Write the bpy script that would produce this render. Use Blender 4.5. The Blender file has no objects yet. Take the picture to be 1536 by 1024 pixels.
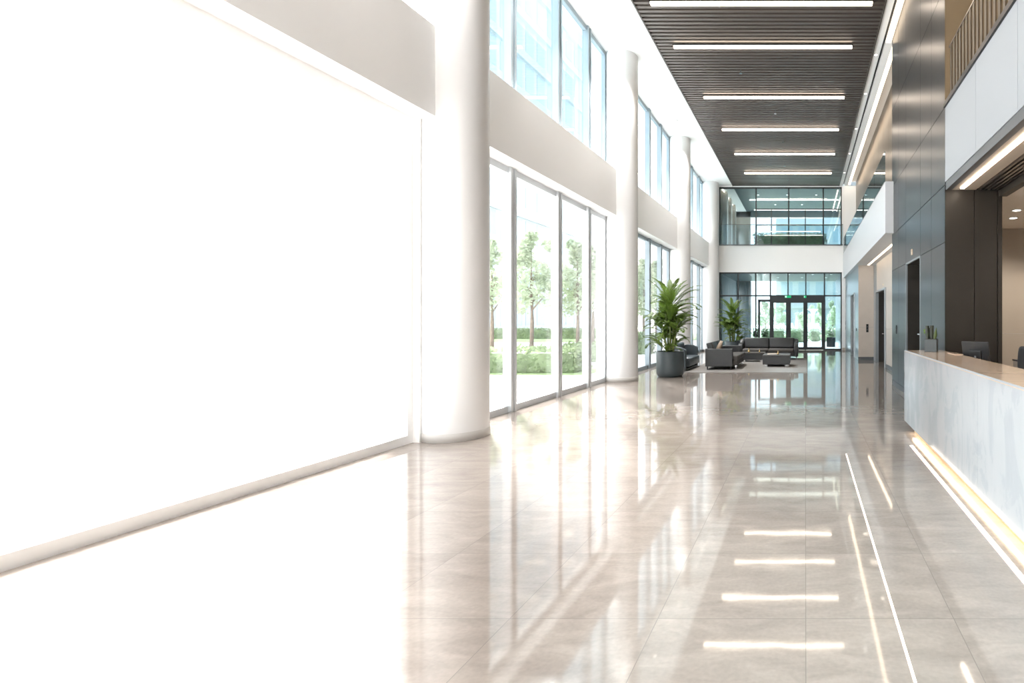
import bpy, bmesh, math, random
from mathutils import Vector, Matrix
R = math.radians
S = bpy.context.scene
COL = S.collection
EYE = 1.62

# ------------------------------------------------------------------ materials
def nmat(name):
    m = bpy.data.materials.new(name); m.use_nodes = True
    nt = m.node_tree; nt.nodes.clear()
    out = nt.nodes.new('ShaderNodeOutputMaterial')
    return m, nt, out

def pbr(name, col, rough=.5, metal=0., noise=0., nscale=8., bump=0., bscale=60., spec=.5, ior=1.5, stretch=(1, 1, 1), aniso=0., sheen=0.):
    m, nt, out = nmat(name)
    p = nt.nodes.new('ShaderNodeBsdfPrincipled')
    p.inputs['Base Color'].default_value = (*col, 1)
    p.inputs['Roughness'].default_value = rough
    p.inputs['Metallic'].default_value = metal
    p.inputs['IOR'].default_value = ior
    p.inputs['Specular IOR Level'].default_value = spec
    p.inputs['Anisotropic'].default_value = aniso
    p.inputs['Sheen Weight'].default_value = sheen
    nt.links.new(p.outputs[0], out.inputs[0])
    if noise or bump:
        tc = nt.nodes.new('ShaderNodeTexCoord'); mp = nt.nodes.new('ShaderNodeMapping')
        mp.inputs['Scale'].default_value = stretch
        nt.links.new(tc.outputs['Object'], mp.inputs[0])
    if noise:
        n = nt.nodes.new('ShaderNodeTexNoise'); n.inputs['Scale'].default_value = nscale; n.inputs['Detail'].default_value = 6
        nt.links.new(mp.outputs[0], n.inputs['Vector'])
        r = nt.nodes.new('ShaderNodeMapRange')
        r.inputs['From Min'].default_value = .25; r.inputs['From Max'].default_value = .75
        r.inputs['To Min'].default_value = 1 - noise; r.inputs['To Max'].default_value = 1 + noise
        nt.links.new(n.outputs['Fac'], r.inputs['Value'])
        mx = nt.nodes.new('ShaderNodeVectorMath'); mx.operation = 'SCALE'
        mx.inputs[0].default_value = col
        nt.links.new(r.outputs[0], mx.inputs['Scale'])
        nt.links.new(mx.outputs[0], p.inputs['Base Color'])
    if bump:
        n2 = nt.nodes.new('ShaderNodeTexNoise'); n2.inputs['Scale'].default_value = bscale; n2.inputs['Detail'].default_value = 4
        nt.links.new(mp.outputs[0], n2.inputs['Vector'])
        b = nt.nodes.new('ShaderNodeBump'); b.inputs['Strength'].default_value = bump; b.inputs['Distance'].default_value = .01
        nt.links.new(n2.outputs['Fac'], b.inputs['Height']); nt.links.new(b.outputs[0], p.inputs['Normal'])
    return m

def emit(name, col, strength):
    m, nt, out = nmat(name)
    e = nt.nodes.new('ShaderNodeEmission'); e.inputs[0].default_value = (*col, 1); e.inputs[1].default_value = strength
    nt.links.new(e.outputs[0], out.inputs[0])
    return m

def glass(name, tint, ior=1.45, rough=0.):
    m, nt, out = nmat(name)
    t = nt.nodes.new('ShaderNodeBsdfTransparent'); t.inputs[0].default_value = (*tint, 1)
    g = nt.nodes.new('ShaderNodeBsdfGlossy'); g.inputs['Roughness'].default_value = rough
    f = nt.nodes.new('ShaderNodeFresnel')
    gm = nt.nodes.new('ShaderNodeNewGeometry'); mr = nt.nodes.new('ShaderNodeMapRange')
    mr.inputs['To Min'].default_value = ior; mr.inputs['To Max'].default_value = 1 / ior
    nt.links.new(gm.outputs['Backfacing'], mr.inputs['Value']); nt.links.new(mr.outputs[0], f.inputs[0])
    mx = nt.nodes.new('ShaderNodeMixShader')
    nt.links.new(f.outputs[0], mx.inputs[0]); nt.links.new(t.outputs[0], mx.inputs[1]); nt.links.new(g.outputs[0], mx.inputs[2])
    nt.links.new(mx.outputs[0], out.inputs[0])
    return m

def leafmat(name, col, var=.25, trans=.35, nscale=3.):
    m, nt, out = nmat(name)
    tc = nt.nodes.new('ShaderNodeTexCoord')
    n = nt.nodes.new('ShaderNodeTexNoise'); n.inputs['Scale'].default_value = nscale
    nt.links.new(tc.outputs['Object'], n.inputs['Vector'])
    r = nt.nodes.new('ShaderNodeMapRange'); r.inputs['From Min'].default_value = .3; r.inputs['From Max'].default_value = .7
    r.inputs['To Min'].default_value = 1 - var; r.inputs['To Max'].default_value = 1 + var
    nt.links.new(n.outputs['Fac'], r.inputs['Value'])
    mx = nt.nodes.new('ShaderNodeVectorMath'); mx.operation = 'SCALE'; mx.inputs[0].default_value = col
    nt.links.new(r.outputs[0], mx.inputs['Scale'])
    p = nt.nodes.new('ShaderNodeBsdfPrincipled'); p.inputs['Roughness'].default_value = .45
    nt.links.new(mx.outputs[0], p.inputs['Base Color'])
    tr = nt.nodes.new('ShaderNodeBsdfTranslucent'); nt.links.new(mx.outputs[0], tr.inputs[0])
    ms = nt.nodes.new('ShaderNodeMixShader'); ms.inputs[0].default_value = trans
    nt.links.new(p.outputs[0], ms.inputs[1]); nt.links.new(tr.outputs[0], ms.inputs[2])
    nt.links.new(ms.outputs[0], out.inputs[0])
    return m

def floor_mat():
    m, nt, out = nmat('polished_stone_tiles')
    N = nt.nodes.new; L = nt.links.new
    tc = N('ShaderNodeTexCoord')
    sep = N('ShaderNodeSeparateXYZ'); L(tc.outputs['Object'], sep.inputs[0])
    def joint(sock, off, step, w):
        a = N('ShaderNodeMath'); a.operation = 'ADD'; a.inputs[1].default_value = off; L(sock, a.inputs[0])
        d = N('ShaderNodeMath'); d.operation = 'DIVIDE'; d.inputs[1].default_value = step; L(a.outputs[0], d.inputs[0])
        f = N('ShaderNodeMath'); f.operation = 'FRACT'; L(d.outputs[0], f.inputs[0])
        l = N('ShaderNodeMath'); l.operation = 'LESS_THAN'; l.inputs[1].default_value = w / step; L(f.outputs[0], l.inputs[0])
        fl = N('ShaderNodeMath'); fl.operation = 'FLOOR'; L(d.outputs[0], fl.inputs[0])
        return l.outputs[0], fl.outputs[0]
    jx, ix = joint(sep.outputs[0], 80.0, .8, .0045)
    jy, iy = joint(sep.outputs[1], 80 - 2.88 + .0, .8, .0045)
    mxj = N('ShaderNodeMath'); mxj.operation = 'MAXIMUM'; L(jx, mxj.inputs[0]); L(jy, mxj.inputs[1])
    cmb = N('ShaderNodeCombineXYZ'); L(ix, cmb.inputs[0]); L(iy, cmb.inputs[1])
    wn = N('ShaderNodeTexWhiteNoise'); L(cmb.outputs[0], wn.inputs['Vector'])
    mp = N('ShaderNodeMapping'); mp.inputs['Scale'].default_value = (1.0, 2.6, 1); L(tc.outputs['Object'], mp.inputs[0])
    sh = N('ShaderNodeVectorMath'); sh.operation = 'MULTIPLY_ADD'; sh.inputs[1].default_value = (9, 9, 9)
    L(wn.outputs['Color'], sh.inputs[0]); L(mp.outputs[0], sh.inputs[2])
    n1 = N('ShaderNodeTexNoise'); n1.inputs['Scale'].default_value = 2.2; n1.inputs['Detail'].default_value = 9; n1.inputs['Roughness'].default_value = .62; n1.inputs['Distortion'].default_value = .8
    L(sh.outputs[0], n1.inputs['Vector'])
    n2 = N('ShaderNodeTexNoise'); n2.inputs['Scale'].default_value = 40; n2.inputs['Detail'].default_value = 4
    L(tc.outputs['Object'], n2.inputs['Vector'])
    ad = N('ShaderNodeMath'); ad.operation = 'MULTIPLY_ADD'; ad.inputs[1].default_value = .35; L(n2.outputs['Fac'], ad.inputs[0]); L(n1.outputs['Fac'], ad.inputs[2])
    ad2 = N('ShaderNodeMath'); ad2.operation = 'MULTIPLY_ADD'; ad2.inputs[1].default_value = .10; L(wn.outputs['Value'], ad2.inputs[0]); L(ad.outputs[0], ad2.inputs[2])
    cr = N('ShaderNodeValToRGB')
    cr.color_ramp.elements[0].position = .45; cr.color_ramp.elements[0].color = FLOOR_DARK
    cr.color_ramp.elements[1].position = 1.0; cr.color_ramp.elements[1].color = FLOOR_LIGHT
    L(ad2.outputs[0], cr.inputs[0])
    mix = N('ShaderNodeMix'); mix.data_type = 'RGBA'; mix.inputs[7].default_value = (.20, .175, .155, 1)
    L(mxj.outputs[0], mix.inputs[0]); L(cr.outputs[0], mix.inputs[6])
    p = N('ShaderNodeBsdfPrincipled'); L(mix.outputs[2], p.inputs['Base Color'])
    p.inputs['IOR'].default_value = 1.66
    rr = N('ShaderNodeMapRange'); rr.inputs['From Min'].default_value = .3; rr.inputs['From Max'].default_value = .7
    rr.inputs['To Min'].default_value = .035; rr.inputs['To Max'].default_value = .06; L(n1.outputs['Fac'], rr.inputs['Value'])
    L(rr.outputs[0], p.inputs['Roughness'])
    bp = N('ShaderNodeBump'); bp.inputs['Strength'].default_value = .02; bp.inputs['Distance'].default_value = .02
    n3 = N('ShaderNodeTexNoise'); n3.inputs['Scale'].default_value = 3.0; L(tc.outputs['Object'], n3.inputs['Vector'])
    L(n3.outputs['Fac'], bp.inputs['Height']); L(bp.outputs[0], p.inputs['Normal'])
    L(p.outputs[0], out.inputs[0])
    return m

def marble_mat():
    m, nt, out = nmat('white_marble')
    N = nt.nodes.new; L = nt.links.new
    tc = N('ShaderNodeTexCoord'); mp = N('ShaderNodeMapping')
    mp.inputs['Scale'].default_value = (1, 1.6, .8); mp.inputs['Rotation'].default_value = (R(35), R(20), 0)
    L(tc.outputs['Object'], mp.inputs[0])
    n = N('ShaderNodeTexNoise'); n.inputs['Scale'].default_value = 1.3; n.inputs['Detail'].default_value = 10; n.inputs['Distortion'].default_value = 1.6; n.inputs['Roughness'].default_value = .6
    L(mp.outputs[0], n.inputs['Vector'])
    cr = N('ShaderNodeValToRGB'); e = cr.color_ramp.elements
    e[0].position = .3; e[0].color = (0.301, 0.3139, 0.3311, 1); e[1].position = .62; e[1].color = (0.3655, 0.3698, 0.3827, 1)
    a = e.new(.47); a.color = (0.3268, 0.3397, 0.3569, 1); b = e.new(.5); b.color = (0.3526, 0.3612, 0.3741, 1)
    L(n.outputs['Fac'], cr.inputs[0])
    p = N('ShaderNodeBsdfPrincipled'); L(cr.outputs[0], p.inputs['Base Color']); p.inputs['Roughness'].default_value = .16
    L(p.outputs[0], out.inputs[0])
    return m

FLOOR_DARK = (.222, .187, .163, 1)
FLOOR_LIGHT = (.335, .290, .256, 1)
M = dict(
    floor=floor_mat(), marble=marble_mat(),
    white=pbr('white_paint', (.93, .928, .922), .5),
    ceil=pbr('white_ceiling_paint', (.88, .875, .865), .6),
    column=pbr('white_column_plaster', (0.7068, 0.7022, 0.6975), .42),
    beige=pbr('beige_stone_panel', (0.4872, 0.4219, 0.3654), .4, noise=.04, nscale=3),
    office=pbr('beige_office_paint', (0.36, 0.308, 0.252), .55),
    officec=pbr('office_ceiling_paint', (.84, .76, .66), .6),
    slat=pbr('dark_bronze_slat', (0.1062, 0.08925, 0.0799), .42, metal=.35),
    slatback=pbr('dark_ceiling_backing', (.03, .027, .025), .7),
    core=pbr('brushed_gunmetal', (0.08496, 0.0884, 0.09535), .30, metal=.85, noise=.05, nscale=4, stretch=(1, 30, .3), aniso=.6),
    coregap=pbr('panel_gap', (.05, .052, .055), .6),
    bronze=pbr('brushed_bronze_panel', (0.204, 0.1742, 0.1487), .30, metal=.85, noise=.08, nscale=5, stretch=(1, 14, .2), aniso=.6),
    brown=pbr('dark_brown_panel', (0.02106, 0.01716, 0.01326), .45, noise=.05, nscale=6),
    brownwall=pbr('bronze_brown_wall', (0.246, 0.1763, 0.1066), .5),
    steel=pbr('satin_steel', (0.378, 0.414, 0.441), .34, metal=.7),
    blue=pbr('blue_grey_panel', (0.225, 0.27, 0.3015), .28, metal=.7),
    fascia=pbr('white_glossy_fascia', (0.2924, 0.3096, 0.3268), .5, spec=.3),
    grey=pbr('grey_trim', (.10, .105, .112), .4, metal=.3),
    black=pbr('black_metal', (.018, .018, .02), .35, metal=.3),
    fin=pbr('dark_bronze_fin', (.13, .10, .07), .5, metal=.3),
    ring=pbr('grey_stone_ring', (.50, .48, .455), .4),
    fascia2=pbr('white_balcony_fascia', (0.5704, 0.5796, 0.598), .4, spec=.3),
    doordark=pbr('dark_lift_door', (0.028, 0.0248, 0.0216), .35, metal=.2),
    frame_faded=pbr('faded_aluminium_frame', (.64, .665, .685), .45, metal=.15),  # paler copy of the grey frame, white fade put into the colour
    frame=pbr('grey_aluminium_frame', (.33, .39, .43), .36, metal=.4),
    frame_dark=pbr('dark_door_frame', (.035, .04, .044), .6),
    gold=pbr('brass_toe_kick', (.62, .43, .22), .35, metal=.6),
    countertop=pbr('tan_polished_counter', (0.5568, 0.4176, 0.3132), .12, noise=.08, nscale=4, stretch=(1, 6, 1)),
    leather=pbr('charcoal_leather', (0.0289, 0.0306, 0.0323), .42, bump=.12, bscale=90),
    leather2=pbr('charcoal_woven_seat', (0.06375, 0.05865, 0.0544), .6, bump=.2, bscale=140),
    leather3=pbr('slate_blue_leather', (0.07225, 0.08925, 0.102), .38, bump=.1, bscale=90),
    chrome=pbr('chrome', (.75, .76, .78), .12, metal=1),
    tan=pbr('tan_fabric', (.27, .20, .145), .85, noise=.15, nscale=30, bump=.3, bscale=200),
    cream=pbr('cream_piping', (.60, .50, .38), .7),
    rug=pbr('grey_woven_rug', (0.204, 0.1913, 0.1785), .95, noise=.12, nscale=25, bump=.4, bscale=180),
    pot=pbr('slate_planter', (0.04675, 0.0612, 0.068), .42, noise=.05, nscale=5),
    soil=pbr('dark_soil', (.03, .022, .016), .95, bump=.8, bscale=50),
    cane=pbr('green_cane', (.20, .24, .075), .5, noise=.25, nscale=12, stretch=(1, 1, 4)),
    palm=leafmat('palm_leaf', (.12, .195, .03), .35, .35, 4),
    snake=leafmat('dark_green_leaf', (.016, .022, .012), .4, .05, 9),
    snake2=leafmat('mid_green_leaf', (.06, .09, .02), .3, .1, 9),
    tree=leafmat('tree_leaf', (.50, .56, .42), .15, .5, 2),
    hedge=leafmat('hedge_leaf', (.30, .37, .22), .3, .4, 2),
    bark=pbr('bark', (.24, .19, .15), .9, noise=.3, nscale=8),
    grass=pbr('lawn_grass', (.34, .44, .22), .95, noise=.3, nscale=4, bump=.6, bscale=90),
    paving=pbr('pale_paving', (.80, .79, .77), .7, noise=.04, nscale=2),
    facade=pbr('pale_facade', (0.3915, 0.435, 0.4611), .6, noise=.03, nscale=.6),
    facade_win=pbr('facade_glass', (0.2871, 0.3654, 0.4176), .3),
    curtain=pbr('grey_curtain', (0.54, 0.567, 0.576), .8),
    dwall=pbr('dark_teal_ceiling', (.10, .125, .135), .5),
    brass=pbr('polished_brass', (.70, .52, .25), .25, metal=.9),
    paper=pbr('paper_cover', (.50, .40, .30), .6),
    spray=pbr('white_stone', (.85, .86, .87), .6),
    g_clear=glass('clear_glass', (.965, .968, .965)),
    g_teal=glass('teal_glass', (.80, .875, .90), 1.55),
    g_far=glass('teal_far_glass', (0.6589, 0.764, 0.807), 1.5),
    g_rail=glass('balustrade_glass', (.84, .90, .92), 1.5),
    g_blue=glass('blue_balustrade_glass', (.60, .68, .72), 1.38),
    led=emit('warm_led', (1, .84, .67), 10),
    led_cove=emit('warm_cove_led', (1, .80, .58), 3.6),
    led_desk=emit('warm_desk_led', (1, .80, .56), 7),
    led_core=emit('warm_core_led', (1, .80, .58), 1.8),
    glow_floor=emit('warm_floor_glow', (1, .88, .72), 2.2),
    lamp=emit('downlight_lens', (1, .93, .82), 7),
    exit=emit('exit_green', (.05, .75, .30), .4),
    exit_pale=emit('exit_pale', (.60, .95, .75), .8),
    green=pbr('green_sticker', (.12, .22, .02), .6),
    screen=pbr('dark_monitor_shell', (.028, .031, .034), .35),
    fabric=pbr('dark_chair_mesh', (.035, .038, .042), .65, bump=.2, bscale=150),
)

# ------------------------------------------------------------------ geometry helpers
class MB:
    def __init__(s): s.bm = bmesh.new()
    def box(s, x0, x1, y0, y1, z0, z1, mat=None):
        bm = s.bm
        v = [bm.verts.new((x, y, z)) for x in (x0, x1) for y in (y0, y1) for z in (z0, z1)]
        for f in ((0, 1, 3, 2), (4, 6, 7, 5), (0, 4, 5, 1), (2, 3, 7, 6), (0, 2, 6, 4), (1, 5, 7, 3)):
            bm.faces.new([v[i] for i in f])
        if mat is not None:
            for q in v: q.co = mat @ q.co
        return s
    def lathe(s, prof, n=32, c=(0, 0), cap=True):
        bm = s.bm; rings = []
        for r, z in prof:
            rings.append([bm.verts.new((c[0] + r * math.cos(2 * math.pi * i / n), c[1] + r * math.sin(2 * math.pi * i / n), z)) for i in range(n)])
        for a, b in zip(rings, rings[1:]):
            for i in range(n):
                bm.faces.new((a[i], a[(i + 1) % n], b[(i + 1) % n], b[i]))
        if cap:
            bm.faces.new(rings[0][::-1]); bm.faces.new(rings[-1])
        return s
    def tube(s, pts, rad, n=8):
        bm = s.bm; pts = [Vector(p) for p in pts]
        if not isinstance(rad, (list, tuple)): rad = [rad] * len(pts)
        rings = []
        for i, p in enumerate(pts):
            d = (pts[min(i + 1, len(pts) - 1)] - pts[max(i - 1, 0)]).normalized()
            u = d.cross(Vector((0, 0, 1)))
            if u.length < 1e-3: u = Vector((1, 0, 0))
            u.normalize(); w = d.cross(u)
            rings.append([bm.verts.new(p + (u * math.cos(2 * math.pi * k / n) + w * math.sin(2 * math.pi * k / n)) * rad[i]) for k in range(n)])
        for a, b in zip(rings, rings[1:]):
            for i in range(n): bm.faces.new((a[i], a[(i + 1) % n], b[(i + 1) % n], b[i]))
        bm.faces.new(rings[0][::-1]); bm.faces.new(rings[-1])
        return s
    def prism(s, pts, a0, a1, axis='y'):
        bm = s.bm
        def P(p, q): return {'y': (p[0], q, p[1]), 'x': (q, p[0], p[1]), 'z': (p[0], p[1], q)}[axis]
        a = [bm.verts.new(P(p, a0)) for p in pts]; b = [bm.verts.new(P(p, a1)) for p in pts]
        n = len(pts)
        bm.faces.new(a); bm.faces.new(b[::-1])
        for i in range(n): bm.faces.new((a[i], b[i], b[(i + 1) % n], a[(i + 1) % n]))
        return s
    def build(s, name, mat, parent=None, loc=None, bev=0, seg=2, smooth=False, sub=0):
        bmesh.ops.recalc_face_normals(s.bm, faces=s.bm.faces[:])
        me = bpy.data.meshes.new(name); s.bm.to_mesh(me); s.bm.free()
        o = bpy.data.objects.new(name, me); COL.objects.link(o)
        me.materials.append(mat)
        if parent is not None: o.parent = parent
        if loc is not None: o.location = loc
        if bev:
            b = o.modifiers.new('bevel', 'BEVEL'); b.width = bev; b.segments = seg; b.limit_method = 'ANGLE'
        if sub:
            d = o.modifiers.new('sub', 'SUBSURF'); d.levels = sub; d.render_levels = sub
        if smooth:
            for p in me.polygons: p.use_smooth = True
        return o

def tag(o, label=None, cat=None, group=None, kind=None):
    if label: o['label'] = label
    if cat: o['category'] = cat
    if group: o['group'] = group
    if kind: o['kind'] = kind
    return o
def thing(name, label, cat, loc=(0, 0, 0), rz=0, group=None):
    o = bpy.data.objects.new(name, None); COL.objects.link(o); o.empty_display_size = .1
    o.location = loc; o.rotation_euler = (0, 0, rz)
    return tag(o, label, cat, group)
def struct(mb, name, mat, label, cat, **k):
    return tag(mb.build(name, mat, **k), label, cat, None, 'structure')
def kids(o): return [c for c in o.children]
def dup(root, loc, rz=None, label=None, group=None, scale=None):
    r = root.copy(); COL.objects.link(r); r.location = loc
    if rz is not None: r.rotation_euler = (0, 0, rz)
    if scale: r.scale = (scale,) * 3
    if label: r['label'] = label
    if group: r['group'] = group
    for ch in kids(root):
        c = ch.copy(); COL.objects.link(c); c.parent = r
        for g in kids(ch):
            d = g.copy(); COL.objects.link(d); d.parent = c
    return r
def wx(px, Y): return (px - 1208) * Y / 800.0
def wz(py, Y): return EYE - (py - 478) * Y / 800.0
ORD = ['first', 'second', 'third', 'fourth', 'fifth', 'sixth', 'seventh', 'eighth', 'ninth', 'tenth', 'eleventh', 'twelfth']

# ------------------------------------------------------------------ dimensions
H = 8.5; YF = 27.6; YN = -4.0; XL = -5.2; XB = -4.81
SX0, SX1 = -3.73, 1.73
COLY = [0.78, 7.33, 13.97, 20.4, 26.98]

# ------------------------------------------------------------------ floor, ceilings
struct(MB().box(-5.35, 8, YN, YF, -.3, 0), 'floor', M['floor'], 'polished beige grey stone tile floor of the lobby', 'floor')
struct(MB().box(-120, 120, -60, 140, -.6, -.31), 'ground', M['paving'], 'pale paving outside the lobby windows', 'ground')
struct(MB().box(-120, -5.36, -60, 140, -.3, -.02), 'terrace', M['paving'], 'pale paved terrace along the window wall', 'ground')
struct(MB().box(-5.36, 120, YF + .02, 140, -.3, -.015), 'forecourt', M['paving'], 'pale paved forecourt beyond the entrance doors', 'ground')

c = MB().box(XL - .1, SX0 - .03, YN, YF, H, H + .3)
struct(c, 'ceiling_left', M['ceil'], 'white plaster ceiling strip along the window wall', 'ceiling')
c = MB().box(SX1 + .03, 1.93, YN, YF, H, H + .3).box(2.0, 2.16, YN, YF, H, H + .3)
struct(c, 'ceiling_right', M['ceil'], 'white ceiling margin between slats and right hand wall', 'ceiling')
struct(MB().box(1.93, 2.0, YN, YF, H + .1, H + .2), 'trim_1', M['black'], 'black linear air slot in the white ceiling margin', 'trim')
c = MB().box(SX0, SX1, YN, YF, H + .16, H + .3)
y = YN + .05
back = struct(c, 'ceiling', M['slatback'], 'dark backing above the slatted ceiling', 'ceiling')
c = MB()
while y < YF:
    c.box(SX0, SX1, y, y + .085, H - .01, H + .12); y += .16
struct(c, 'ceiling_slats', M['slat'], 'dark bronze slatted ceiling panel over the hall', 'ceiling')
struct(MB().box(SX0 - .03, SX0, YN, YF, H - .03, H + .3).box(SX1, SX1 + .03, YN, YF, H - .03, H + .3), 'trim_2', M['slat'], 'thin dark edging of the slatted ceiling', 'trim')

# linear ceiling lights
NEARFAR = ['nearest the camera', 'second from the camera', 'third from the camera', 'third from the far glass wall', 'second from the far glass wall', 'nearest the far glass wall']
lights = [(11.55, -3.35, 1.45), (13.4, -3.3, 1.17), (16.45, -3.13, 1.2), (19.25, -3.0, 1.2), (22.1, -2.92, 1.22), (25.0, -2.85, 1.22)]
for i, (ly, x0, x1) in enumerate(lights):
    t = thing('linear_ceiling_light', 'warm white linear light in the dark slatted ceiling, ' + NEARFAR[i], 'ceiling light', ((x0 + x1) / 2, ly, H - .05), 0, 'linear lights across the slatted ceiling')
    w = (x1 - x0) / 2
    MB().box(-w - .02, w + .02, -.06, .06, .012, .14).build('housing', M['black'], t)
    MB().box(-w, w, -.045, .045, -.03, .012).build('diffuser', M['led'], t)

t = thing('cove_light', 'added light channel, unseen on top of the white band, brightening the window side ceiling', 'cove light', (-4.95, 0, 5.42))  # added uplight, out of view, to brighten the ceiling by the windows
MB().box(-.06, .06, YN + .1, 26.4, 0, .02).build('channel', M['grey'], t)
MB().box(-.035, .035, YN + .1, 26.4, .02, .026).build('diffuser', emit('added_ledge_uplight', (1, .95, .89), 30), t)
# downlights
def downlight(x, y, z, label, group, r=.055):
    t = thing('downlight', label, 'downlight', (x, y, z), 0, group)
    MB().lathe([(r, -.012), (r + .018, -.012), (r + .02, 0), (r, 0)], 20, cap=False).build('trim_ring', M['white'], t)
    MB().lathe([(r, -.006), (r, -.001)], 20).build('lens', M['lamp'], t)
    return t
dl = [12.27, 13.15, 16.0, 17.66, 18.95, 19.7, 21.75, 23.3, 25.0]
for i, y in enumerate(dl):
    downlight(-4.5, y, H, 'small round downlight in the white window side ceiling, %s counting from the camera' % ORD[i], 'downlights along the window side')
for i, y in enumerate((11.2, 13.9, 16.3, 19.3, 22.2, 25.1)):
    downlight(1.84, y, H, 'small downlight in the narrow ceiling margin right of the slats, %s from the camera' % ORD[i], 'downlights right of the slats', .04)
for i, (x, y) in enumerate(((-4.59, 12.7), (-4.49, 18.47))):
    tag(MB().lathe([(.05, -.035), (.075, -.02), (.08, 0)], 20).build('smoke_detector', M['white'], loc=(x, y, H)), 'white smoke detector on the window side ceiling, ' + ('nearer' if i == 0 else 'farther') + ' of the two', 'smoke detector', 'smoke detectors')
for i, (px, py) in enumerate(((1111, 106), (1163, 167), (1175, 210), (1177, 246.6), (1182, 268))):
    Y = 6.85 * 800 / (478 - py)
    t = thing('sprinkler', 'small chrome sprinkler head below the slatted ceiling, %s from the camera' % ORD[i], 'sprinkler', (wx(px, Y), Y, H - .01), 0, 'sprinklers in the slatted ceiling')
    MB().lathe([(.012, -.09), (.012, 0.1)], 10).build('pipe', M['grey'], t)
    MB().lathe([(.045, -.10), (.045, -.09), (.01, -.085)], 14).build('deflector', M['chrome'], t)

# ------------------------------------------------------------------ left window wall
MULL = {0: [-2.2, .9], 1: [9.32, 11.08, 12.6], 2: [16.0, 17.5, 18.9], 3: [22.6, 24.1, 25.75]}
wn = 0
bays = [(YN, COLY[1] - .35), (COLY[1] + .35, COLY[2] - .2), (COLY[2] + .2, COLY[3] - .2), (COLY[3] + .2, COLY[4] - .1)]
wl = MB()
for cy in COLY[1:4]:
    wl.box(XL - .2, XL + .15, cy - .2 if cy > 10 else cy - .35, cy + .2 if cy > 10 else cy + .35, 0, H)
wl.box(XL - .2, XL + .15, COLY[4] - .1, YF + .3, 0, H)
struct(wl, 'wall_left', M['white'], 'white piers of the window wall behind the columns', 'wall')
bd = MB()
edges = [YN] + COLY[1:] + [YF]
for a, b in zip(edges, edges[1:]):
    bd.box(XL - .2, XB, a + .004, b - .004, 4.25, 5.42)
struct(bd, 'beam_left', M['white'], 'white spandrel band between lower and upper windows', 'wall')
places = ['near the camera', 'between the first and second column', 'between the second and third column', 'before the far wall']
for b, (y0, y1) in enumerate(bays):
    for lev, (z0, z1) in enumerate(((0, 4.25), (5.42, H))):
        wn += 1
        f = MB(); d0, d1 = XL - .035, XL + .06
        f.box(d0, d1, y0 + .09, y1 - .09, z0, z0 + .11).box(d0, d1, y0 + .09, y1 - .09, z1 - .11, z1)
        f.box(d0, d1, y0, y0 + .09, z0, z1).box(d0, d1, y1 - .09, y1, z0, z1)
        for my in MULL[b]:
            f.box(d0, d1 + .05, my - .09, my - .03, z0, z1).box(d0, d1 + .05, my + .03, my + .09, z0, z1).box(d0, d1 + .02, my - .03, my + .03, z0, z1)
        fr = struct(f, 'window_%d' % wn, (M['white'], M['frame_faded'] if lev == 0 else M['frame'], M['frame'], M['frame'])[b], ('tall lower' if lev == 0 else 'upper') + ' window in the left wall ' + places[b], 'window')  # nearer frames take paler colours that imitate the fade to white
        MB().box(XL - .022, XL - .01, y0, y1, z0, z1).build('window_pane', M['g_clear'] if (lev == 0 or b == 0) else M['g_teal'], fr)
for i, cy in enumerate(COLY):
    o = MB().lathe([(.4, 0), (.4, H)], 64, cap=False).build('column', M['column'], loc=(-4.8, cy, 0), smooth=True)
    nm = ['out of view beside the camera', 'nearest in view', 'left of the large potted palm', 'behind the large potted palm', 'beside the far glass wall'][i]
    tag(o, 'round white column ' + nm, 'column', 'columns along the window wall', 'structure')
    MB().lathe([(.402, 0.0), (.407, .002), (.407, .11), (.402, .115)], 64, cap=False).build('base_ring', M['ring'], o, smooth=True)

# ------------------------------------------------------------------ far wall
XFL, XFR = -4.46, 1.89
w = MB()
w.box(XL, XFL, YF, YF + .3, 0, H)
w.box(XFL, XFR, YF, YF + .3, 4.03, 5.41)
w.box(XFR, 2.75, YF, YF + .3, 0, H)
w.box(XFL, XFR, YF, YF + .3, 8.44, H)
struct(w, 'wall_far', M['white'], 'white far wall with a band between two glazed storeys', 'wall')
struct(MB().box(XFR + .02, 2.07, YF - .015, YF, 0, .12), 'baseboard_far', M['beige'], 'low stone baseboard on the far wall right of the doors', 'baseboard')
# upper glazing
f = MB(); a, b = YF + .02, YF + .12
f.box(XFL, XFR, a, b, 5.41, 5.47).box(XFL, XFR, a, b, 8.36, 8.44)
f.box(XFL, XFL + .06, a, b, 5.41, 8.44).box(XFR - .06, XFR, a, b, 5.41, 8.44)
for px in (1134, 1183, 1235): f.box(wx(px, YF) - .035, wx(px, YF) + .035, a, b, 5.41, 8.44)
for px in (1157, 1208): f.box(wx(px, YF) - .025, wx(px, YF) + .025, a, b, 5.41, 7.3)
f.box(wx(1134, YF), XFR, a, b, 7.28, 7.32).box(wx(1134, YF), XFR, a, b, 6.47, 6.51)
o = struct(f, 'window_9', M['frame_dark'], 'wide upper storey glazing in the far wall', 'window')
MB().box(XFL, XFR, YF + .06, YF + .07, 5.41, 8.44).build('window_pane', M['g_far'], o)
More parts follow.
